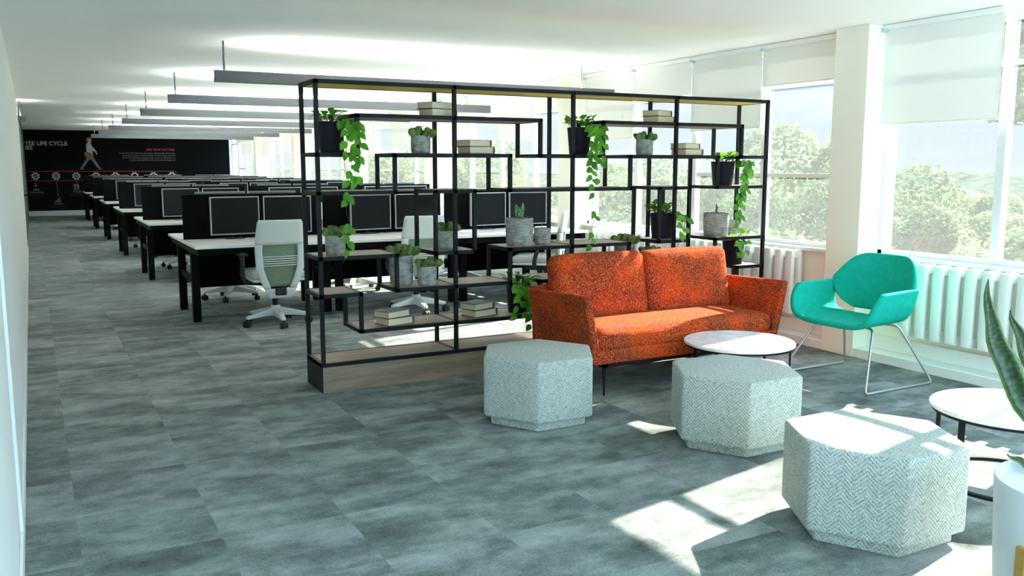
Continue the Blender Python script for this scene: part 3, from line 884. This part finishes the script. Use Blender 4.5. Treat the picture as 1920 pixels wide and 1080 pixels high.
trailing(3.475, .17, LV['d'], .080, .098, .195, [[(.06, -.05, .20), (.09, -.19, .20), (.06, -.205, .05), (.0, -.205, -.10), (-.03, -.205, -.20), (.0, -.205, -.36), (.02, -.205, -.50), (.03, -.205, -.56)],
         [(.07, -.03, .2), (.12, -.19, .19), (.08, -.207, .06), (.03, -.207, -.10), (.0, -.207, -.28)], [(.08, -.02, .2), (.10, -.19, .18), (.05, -.21, .1), (-.02, -.21, -.15), (-.01, -.21, -.42)]], 13, 'long trailing vine in black pot at the right end of the shelving', 46)
trailing(2.862, .18, LV['e'], .078, .095, .20, [[(.06, -.05, .21), (.04, -.21, .19), (.02, -.215, .05), (-.02, -.215, -.05), (-.06, -.215, -.12)], [(.07, 0, .21), (.09, -.20, .18), (.06, -.21, .08), (.03, -.215, .02)]], 14, 'bushy vine in black pot in the hanging box above the sofa', 44)
trailing(1.53, .15, LV['j'], .075, .092, .20, [[(-.04, -.06, .21), (-.07, -.17, .20), (-.11, -.19, .08), (-.12, -.19, -.02)], [(.0, -.07, .21), (-.02, -.17, .2), (-.04, -.19, .05), (-.05, -.19, -.08)], [(.03, -.07, .21), (.0, -.18, .2), (.0, -.19, -.05), (-.02, -.195, -.10)], [(-.06, -.05, .21), (-.10, -.16, .22), (-.13, -.18, .16)]], 15, 'bushy vine in black pot low down against the left sofa arm', 44)
trailing(3.60, .15, LV['i'], .075, .092, .19, [[(-.05, -.05, .2), (-.10, -.17, .2), (-.13, -.18, .10)], [(0, -.07, .2), (-.02, -.17, .2), (-.04, -.185, .08)]], 16, 'leafy plant in black pot behind the right end of the sofa', 44)

# ------------------------------------------------------------------ orange sofa
SX, SY = 2.265, -.575
sf = thing('sofa', 'two-seat burnt orange flecked fabric sofa with thin black legs', 'sofa', (SX, SY, 0))
MB().cushion(1.58, .72, .10, .02, n=8, M=Matrix.Translation((0, .0, .255))).build('base', M['tweed'], sf)
def seat_bend(q):
    return q
MB().cushion(1.50, .58, .155, .058, (.004, .012, .016), n=16, M=Matrix.Translation((0, -.062, .352))).build('seat_cushion', M['tweed'], sf)
for sg in (-1, 1):
    a = MB()
    nz = 8
    def armpt(u, v, side):
        # u along depth (front 0 .. back 1), v up
        y = -.36+.72*u
        zt = .655-.025*u
        z = .205+(zt-.205)*v
        x = .775+.095*v+(0 if side else -.062+.012*v)
        return Vector((sg*x, y-.012*(1-u)*v, z))
    n = 10
    outer = [armpt(i/n, j/n, 1) for j in range(n+1) for i in range(n+1)]
    inner = [armpt(i/n, j/n, 0) for j in range(n+1) for i in range(n+1)]
    N = (n+1)*(n+1); fs = []
    for j in range(n):
        for i in range(n):
            q = (j*(n+1)+i, j*(n+1)+i+1, (j+1)*(n+1)+i+1, (j+1)*(n+1)+i)
            fs.append(q); fs.append(tuple(N+p for p in q[::-1]))
    ring = [i for i in range(n+1)]+[(j+1)*(n+1)-1 for j in range(1, n+1)]+[n*(n+1)+i for i in range(n-1, -1, -1)]+[j*(n+1) for j in range(n-1, 0, -1)]
    for p, q in zip(ring, ring[1:]+ring[:1]): fs.append((p, q, N+q, N+p))
    a.add(outer+inner, fs, True)
    a.build('armrest', M['tweed'], sf, bevel=.018, seg=3)
MB().cushion(1.66, .09, .44, .03, n=8, M=Matrix.Translation((0, .335, .425)) @ Matrix.Rotation(R(-4), 4, 'X')).build('back_rest', M['tweed'], sf)
for sg in (-1, 1):
    Mx = Matrix.Translation((sg*.382-.0, .205, .622)) @ Matrix.Rotation(R(-11), 4, 'X') @ Matrix.Rotation(R(sg*-.6), 4, 'Z')
    MB().cushion(.762, .165, .475, .06, (.0, .022, .008), n=16, M=Mx).build('back_cushion', M['tweed'], sf)
fr = MB().box(-.70, .70, -.345, -.315, .185, .206).box(-.70, .70, .29, .32, .185, .206).box(-.70, -.67, -.345, .32, .185, .206).box(.67, .70, -.345, .32, .185, .206)
fr.build('metal_frame', M['steel'], sf)
for sx in (-1, 1):
    for sy, y in ((-1, -.33), (1, .305)):
        MB().tube([(sx*.69, y, .19), (sx*.692, y+sy*.004, .10), (sx*.694, y+sy*.008, .0)], .013, 10, r1=.006).build('leg', M['steel'], sf)

# ------------------------------------------------------------------ hexagonal ottomans
def hexring(r, rnd, z, n=5):
    """rounded hexagon outline, returns points with perimeter parameter"""
    pts = []; per = 0
    for i in range(6):
        a = PI/3*i
        c = Vector((math.cos(a), math.sin(a), 0))*(r-rnd*2/math.sqrt(3))
        for k in range(n+1):
            q = a-PI/6+PI/3*k/n
            pts.append(c+Vector((math.cos(q), math.sin(q), 0))*rnd+Vector((0, 0, z)))
    return pts
def hexbody(r, z0, z1, edge, rnd=.035, crown=.0):
    b = MB(); rings = []
    seq = [(r-edge, z0)]
    for k in range(1, 5): seq.append((r-edge+edge*math.sin(k*PI/8), z0+edge-edge*math.cos(k*PI/8)))
    for k in range(0, 5): seq.append((r-edge+edge*math.cos(k*PI/8), z1-edge+edge*math.sin(k*PI/8)))
    vs = []; N = None
    for rr, z in seq:
        ring = hexring(rr, rnd, z); N = len(ring); vs += ring
    base = hexring(r, rnd, 0); per = [0]
    for p, q in zip(base, base[1:]): per.append(per[-1]+(q-p).length)
    tot = per[-1]+(base[0]-base[-1]).length
    fs = []
    for j in range(len(seq)-1):
        for i in range(N):
            k = (i+1) % N
            f = (j*N+i, j*N+k, (j+1)*N+k, (j+1)*N+i); fi = len(fs); fs.append(f)
            ua, ub = per[i], (per[k] if k else tot)
            for vi, u in zip(f, (ua, ub, ub, ua)): b.uv[(fi, vi)] = (u, vs[vi].z-(z1-vs[vi].z)*0)
    # concentric top and bottom
    last = (len(seq)-1)*N
    inner = hexring((r-edge)*.5, rnd*.5, z1+crown*.8); o2 = len(vs); vs += inner; ci = len(vs); vs.append(Vector((0, 0, z1+crown)))
    for i in range(N):
        k = (i+1) % N
        for f in ((last+i, last+k, o2+k, o2+i), (o2+i, o2+k, ci)):
            fi = len(fs); fs.append(f)
            for vi in f: b.uv[(fi, vi)] = (vs[vi].x*.7+vs[vi].y*.7+3, vs[vi].y*.7-vs[vi].x*.7)
    fs.append(tuple(range(N-1, -1, -1)))
    fi = len(fs)-1
    for vi in fs[-1]: b.uv[(fi, vi)] = (vs[vi].x, vs[vi].y)
    b.add(vs, fs, True)
    b.norecalc = True
    return b
def make_ottoman():
    r = thing('hexagonal_ottoman', 'x', 'ottoman', (0, 0, 0), 0, 'grey hexagonal ottomans')
    hexbody(.357, .048, .396, .016, .026, .006).build('upholstered_body', M['wool'], r, sharp=60)
    hexbody(.312, 0, .06, .006, .02).build('plinth', M['wool'], r, sharp=60)
    return r
ot = make_ottoman()
ot.location = (.968, -1.108, 0); ot['label'] = 'grey herringbone hexagonal ottoman in front of the left sofa arm'
dup(ot, (1.672, -1.995, 0), 0, 'grey herringbone hexagonal ottoman just in front of the round table by the sofa')
dup(ot, (1.363, -3.135, 0), 0, 'largest, nearest grey herringbone ottoman with a sunlit top')

# ------------------------------------------------------------------ round marble tables
def make_table():
    r = thing('side_table', 'x', 'side table', (0, 0, 0), 0, 'round marble side tables')
    MB().lathe([(.338, .34), (.347, .345), (.347, .357), (.342, .361)], n=56).build('marble_top', M['marble'], r, sharp=30)
    MB().lathe([(.322, .328), (.337, .328), (.337, .3395), (.322, .3395)], n=56).build('top_ring', M['steel'], r)
    ring = [(.315*math.cos(2*PI*i/56), .315*math.sin(2*PI*i/56), .010) for i in range(56)]
    b = MB()
    n = 56; vs = []; fs = []
    for rr, z in ((.303, 0), (.327, 0), (.327, .014), (.303, .014)):
        for i in range(n): vs.append((rr*math.cos(2*PI*i/n), rr*math.sin(2*PI*i/n), z))
    for j in range(4):
        for i in range(n): fs.append((j*n+i, j*n+(i+1) % n, ((j+1) % 4)*n+(i+1) % n, ((j+1) % 4)*n+i))
    b.add(vs, fs, True).build('base_ring', M['steel'], r)
    for a in (R(73), R(108), R(-50)):
        MB().box(-.016, .016, -.006, .006, .012, .330, Matrix.Rotation(a+PI/2, 4, 'Z') @ Matrix.Translation((0, -.315, 0))).build('leg', M['steel'], r)
    return r
tb = make_table()
tb.location = (2.352, -3.095, 0); tb['label'] = 'round white marble table with black ring base beside the planter'
dup(tb, (2.335, -1.31, 0), 0, 'round white marble table in front of the sofa seat')

# ------------------------------------------------------------------ teal armchair
tc_ = thing('armchair', 'teal felt shell armchair on a thin chrome sled base', 'chair', (3.37, -1.35, 0), R(-89))
def cr(P, t):     # Catmull-Rom through control points, t in 0..1
    n = len(P)-1; s = min(max(t, 0), 1)*n; i = min(int(s), n-1); f = s-i
    g = lambda k: Vector(P[min(max(k, 0), n)])
    a, b, c, d = g(i-1), g(i), g(i+1), g(i+2)
    return .5*((2*b)+(c-a)*f+(2*a-5*b+4*c-d)*f*f+(3*b-a-3*c+d)*f**3)
half = [(0, 0, .425), (.12, 0, .424), (.225, 0, .432), (.298, 0, .462), (.332, 0, .53), (.346, 0, .60), (.352, 0, .66)]
def bucket(u, v):
    s = 2*u-1; sg = -1 if s < 0 else 1; t = abs(s)
    p = cr(half, t)
    front = -.315+.05*t*t if t < .55 else -.30+.10*((t-.55)/.45)**1.6
    back = .10+.05*t if t < .5 else .125+.045*((t-.5)/.5)
    y = front+(back-front)*v
    dz = .012*(1-v)**3*(-1 if t < .6 else 0)+.02*max(0, v-.6)*(1-t)-.0
    flare = 1-.05*v*t
    return Vector((sg*p.x*flare, y, p.z+dz-.012*(1-v)*max(0, t-.8)*5))
MB().grid(bucket, 36, 14).build('seat_shell', M['teal'], tc_, solid=.038, subsurf=1)
bk = [(.15, .468), (.235, .505), (.30, .565), (.335, .635), (.340, .68), (.300, .755), (.255, .825), (.20, .850)]
def backsh(u, v):
    z = .468+.385*v
    w = .1
    for (w0, z0), (w1, z1) in zip(bk, bk[1:]):
        if z0 <= z <= z1: w = w0+(w1-w0)*(z-z0)/(z1-z0); break
    else: w = bk[-1][0]
    s = 2*u-1; x = s*w
    y = .165+.165*v-1.0*x*x-.02*v*v
    zz = z-.018*max(0, abs(s)-.75)*4*v**4
    return Vector((x, y, zz))
MB().grid(backsh, 24, 18).build('back_shell', M['teal'], tc_, solid=.034, subsurf=1)
def round_path(P, r=.05, n=5):
    P = [Vector(p) for p in P]; out = [P[0]]
    for a, b, c in zip(P, P[1:], P[2:]):
        d0 = (a-b).normalized(); d1 = (c-b).normalized()
        p0, p1 = b+d0*r, b+d1*r
        for k in range(n+1):
            t = k/n; out.append((1-t)**2*p0+2*t*(1-t)*b+t*t*p1)
    out.append(P[-1]); return out
for sg in (-1, 1):
    MB().tube(round_path([(sg*.10, -.10, .393), (sg*.225, -.12, .393), (sg*.362, -.335, .009), (sg*.362, .335, .009), (sg*.225, .14, .393), (sg*.10, .12, .393)], .035), .0085, 10).build('sled_leg', M['chrome'], tc_)
MB().box(-.13, .13, -.125, -.095, .385, .405).box(-.13, .13, .105, .135, .385, .405).build('under_frame', M['chrome'], tc_)

# ------------------------------------------------------------------ snake plant in a white planter, right edge of the view
pn = thing('snake_plant', 'snake plant with tall dark green blades in a white planter on a wooden stand', 'plant', (1.295, -4.0, 0))
MB().lathe([(.232, .10), (.245, .12), (.262, .462), (.260, .47), (.243, .47), (.240, .44)], n=56).build('planter', M['white_pot'], pn, sharp=50)
MB().lathe([(0, .435), (.241, .428)], n=36).build('soil', M['soil'], pn)
st = thing('plant_stand', 'low ochre wooden stand holding the white planter', 'stand', (1.295, -4.0, 0))
for i in range(4):
    a = R(172+90*i)
    MB().box(.248, .272, -.016, .016, 0, .30, Matrix.Rotation(a, 4, 'Z')).build('leg', M['stand'], st)
MB().box(-.25, .25, -.016, .016, .075, .099, Matrix.Rotation(R(172), 4, 'Z')).box(-.016, .016, -.25, .25, .075, .099, Matrix.Rotation(R(172), 4, 'Z')).build('cross_brace', M['stand'], st)
def blade(path, w, face, name='blade'):
    b = MB(); P = [Vector(p) for p in path]; n = 22; vs = []; fs = []
    f = Vector(face).normalized()
    for i in range(n+1):
        t = i/n; c = cr(P, t); tn = (cr(P, min(1, t+.03))-cr(P, max(0, t-.03))).normalized()
        s = tn.cross(f).normalized(); nn = s.cross(tn)
        ww = w*(.55+.45*math.sin(min(1, t*1.7)*PI/2))*(1 if t < .55 else max(.02, 1-((t-.55)/.45)**1.3))
        wob = .004*math.sin(t*26)
        for k in range(5):
            q = (k-2)/2
            vs.append(c+s*(ww*q+wob*abs(q))+nn*(.32*ww*q*q))
    for i in range(n):
        for k in range(4):
            fi = len(fs); fs.append((i*5+k, i*5+k+1, i*5+6+k, i*5+5+k))
            for vi in fs[-1]: b.uv[(fi, vi)] = ((vi % 5)/4, (vi//5)/n)
    b.norecalc = True
    b.add(vs, fs, True).build(name, M['snake'], pn, solid=.005)
V = (-.75, -.55, .15)
blade([(.14, .02, .42), (.07, .13, .53), (.0, .215, .67), (-.055, .275, .84), (-.073, .315, .96), (-.078, .332, 1.09)], .036, V)
blade([(.05, .0, .42), (.07, .12, .6), (.03, .24, .84), (-.012, .29, .985)], .03, V)
blade([(.06, .10, .42), (.02, .17, .455), (-.05, .235, .505)], .022, (-.3, -.6, .7))
blade([(.09, -.02, .42), (.16, .05, .7), (.17, .10, 1.0), (.165, .12, 1.15)], .04, V)
blade([(-.02, -.06, .42), (.05, -.10, .7), (.09, -.13, 1.02)], .04, V)

# ------------------------------------------------------------------ outside: trees below and level with the windows
def crown_mesh(name, seed, n, m, leaf_=.15):
    g = random.Random(seed); b = MB(); b.norecalc = True
    blobs = [(Vector((g.uniform(-1.7, 1.7), g.uniform(-1.7, 1.7), g.uniform(-1.9, 1.5))), g.uniform(.7, 1.35)) for _ in range(17)]
    for i in range(n):
        c, r = g.choice(blobs)
        d = Vector((g.gauss(0, 1), g.gauss(0, 1), g.gauss(0, 1))).normalized()
        p = c+d*r*g.uniform(.8, 1.04)
        u = Vector((g.gauss(0, 1), g.gauss(0, 1), g.gauss(0, .6))).normalized()
        w = u.cross(d+Vector((0, 0, .2)))
        if w.length < .1: continue
        w.normalize(); s = leaf_*g.uniform(.6, 1.4)
        b.add([p-u*s*.7, p+w*s*.42, p+u*s*.7, p-w*s*.42], [(0, 1, 2, 3)])
    return b
tp = []
for i in range(4):
    r = thing('tree', 'x', 'tree', (60, 60+i, -9), 0, 'trees outside the windows')
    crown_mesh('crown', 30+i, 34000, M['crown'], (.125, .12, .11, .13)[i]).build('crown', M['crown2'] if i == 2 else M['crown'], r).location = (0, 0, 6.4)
    g = random.Random(80+i)
    tk = MB().tube([(0, 0, 0), (.1, .05, 2.5), (.0, .1, 5.0), (.2, .0, 6.8)], .24, 8, r1=.08)
    for q in range(5):
        a = g.uniform(0, 6.28); z = g.uniform(3.4, 5.4)
        tk.tube([(.05, .08, z), (.7*math.cos(a), .7*math.sin(a), z+.7), (1.7*math.cos(a), 1.7*math.sin(a), z+1.6)], .09, 6, r1=.03)
    tk.build('trunk', M['bark'], r)
    tp.append(r)
CX, CY = -1.5755, -5.4805
def put_tree(i, ang, D, top, s, label, group='trees outside the windows', sxy=1.0):
    H = 9.2*s
    x = CX+D*math.sin(R(ang)); y = CY+D*math.cos(R(ang))
    if tp[i] is not None and not tp[i].get('placed'):
        o = tp[i]; o['placed'] = 1; o.location = (x, y, top-H); o.rotation_euler = (0, 0, ang); o['label'] = label; o['group'] = group
    else: o = dup(tp[i], (x, y, top-H), ang*1.7, label, group)
    o.scale = (s*sxy, s*sxy, s)
    return o
put_tree(0, 47.3, 33, 2.9, 1.15, 'tall pale tree rising above the sky line beside the column window')
put_tree(1, 44.2, 30, 1.2, 1.0, 'rounded tree behind the right end of the shelving')
put_tree(2, 39.4, 34, 2.1, 1.15, 'broad dark tree seen through the right half of the shelving')
put_tree(3, 35.5, 30, 1.9, 1.05, 'airy tree seen through the middle of the shelving')
put_tree(0, 26.3, 40, 2.7, 1.1, 'tree rising behind the small cactus on the left half of shelving')
put_tree(1, 21.8, 42, 2.6, 1.0, 'tree rising beside the hanging vine at the far left windows')
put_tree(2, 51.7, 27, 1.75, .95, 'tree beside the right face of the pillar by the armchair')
put_tree(3, 60.6, 27, 9.5, 1.35, 'close tree with leaves filling the top right corner pane')
rt = random.Random(5)
for D, n, top, s in ((25, 9, -.3, 1.05), (36, 9, .15, 1.1), (52, 9, .25, 1.25), (80, 9, .1, 1.45)):
    for i in range(n):
        ang = 17+48*(i+.5+rt.uniform(-.3, .3))/n
        put_tree(rt.choice((0, 1, 1, 2, 3)), ang, D*rt.uniform(.92, 1.08)/max(.5, math.sin(R(max(ang, 25)))) if D < 20 else D, top+rt.uniform(-.5, .35), s, 'pale green tree in the sunlit canopy below the windows', 'canopy trees below the windows', 1.25)
# distant wooded hills and ground
hb = MB()
gn = random.Random(9)
def hill(u, v):
    a = R(8+70*u); D = 70+230*v
    x = CX+D*math.sin(a); y = CY+D*math.cos(a)
    z = -7.5+7.0*v*v+1.1*math.sin(a*23)*v+.8*math.sin(a*51+1)*v+gn.uniform(-.7, .7)
    return Vector((x, y, z))
hb.grid(hill, 120, 30, False)
hb.build('hills', M['hill'])['kind'] = 'structure'
struct(MB().box(4.6, 400, -120, 400, -10.2, -10).build('ground.001', M['hill']))

# ------------------------------------------------------------------ light
sd = bpy.data.lights.new('sun', 'SUN'); sd.energy = SUN; sd.angle = R(.45); sd.color = (1, .91, .74)
so = bpy.data.objects.new('sun', sd); COL.objects.link(so)
so.rotation_euler = Vector((-1, -.205, -.645)).to_track_quat('-Z', 'Y').to_euler()
so.location = (30, 5, 25)
w = bpy.data.worlds.new('sky'); SC.world = w; w.use_nodes = True
nt = w.node_tree; nt.nodes.clear()
def N(ty, **k):
    n = nt.nodes.new('ShaderNode'+ty)
    for a, b in k.items(): setattr(n, a, b)
    return n
out = N('OutputWorld'); bg = N('Background'); nt.links.new(bg.outputs[0], out.inputs[0])
tcd = N('TexCoord'); sp = N('SeparateXYZ'); nt.links.new(tcd.outputs['Generated'], sp.inputs[0])
rp = N('ValToRGB'); el = rp.color_ramp.elements
for p, c in ((.0, (.24, .28, .24, 1)), (.497, (.30, .35, .32, 1)), (.5, (.255, .305, .325, 1)), (.57, (.18, .27, .34, 1)), (.605, (.95, 1.5, 1.9, 1)), (.64, (2.4, 3.75, 4.8, 1)), (1.0, (1.6, 2.5, 3.2, 1))):
    if p in (0.0, 1.0): e = el[0 if p == 0 else -1]
    else: e = el.new(p)
    e.position = p; e.color = c
ma = N('MapRange'); ma.inputs[1].default_value = -1; ma.inputs[2].default_value = 1
nt.links.new(sp.outputs[2], ma.inputs[0]); nt.links.new(ma.outputs[0], rp.inputs[0])
mp = N('Mapping'); mp.inputs['Scale'].default_value = (2.2, 2.2, 9); nt.links.new(tcd.outputs['Generated'], mp.inputs[0])
cn = N('TexNoise'); cn.inputs['Scale'].default_value = 2.6; cn.inputs['Detail'].default_value = 6; nt.links.new(mp.outputs[0], cn.inputs['Vector'])
cr_ = N('ValToRGB'); cr_.color_ramp.elements[0].position = .50; cr_.color_ramp.elements[1].position = .68
nt.links.new(cn.outputs[0], cr_.inputs[0])
up = N('Math', operation='GREATER_THAN'); up.inputs[1].default_value = .0; nt.links.new(sp.outputs[2], up.inputs[0])
mu_ = N('Math', operation='MULTIPLY'); nt.links.new(cr_.outputs[0], mu_.inputs[0]); nt.links.new(up.outputs[0], mu_.inputs[1])
mx = N('Mix', data_type='RGBA'); nt.links.new(mu_.outputs[0], mx.inputs[0]); nt.links.new(rp.outputs[0], mx.inputs[6]); mx.inputs[7].default_value = (.33, .355, .37, 1)
nt.links.new(mx.outputs[2], bg.inputs[0]); bg.inputs[1].default_value = SKY

# ------------------------------------------------------------------ camera and view
cd = bpy.data.cameras.new('camera'); co = bpy.data.objects.new('camera', cd); COL.objects.link(co)
cd.sensor_width = 36; cd.lens = 1651.95/1920*36; cd.clip_start = .05; cd.clip_end = 1000
yaw, pitch = .4966, -.138
fw = Vector((math.sin(yaw)*math.cos(pitch), math.cos(yaw)*math.cos(pitch), math.sin(pitch)))
co.location = (-1.5755, -5.4805, 1.4662)
co.rotation_euler = fw.to_track_quat('-Z', 'Y').to_euler()
SC.camera = co
SC.view_settings.view_transform = 'Standard'; SC.view_settings.look = 'None'
SC.view_settings.gamma = 1; SC.view_settings.use_curve_mapping = False
SC.view_settings.exposure = 0.86
try:
    SC.cycles.use_denoising = True; SC.cycles.denoiser = 'OPENIMAGEDENOISE'
    SC.cycles.max_bounces = 10; SC.cycles.diffuse_bounces = 6; SC.cycles.transparent_max_bounces = 24
    SC.cycles.sample_clamp_indirect = 8
except Exception: pass
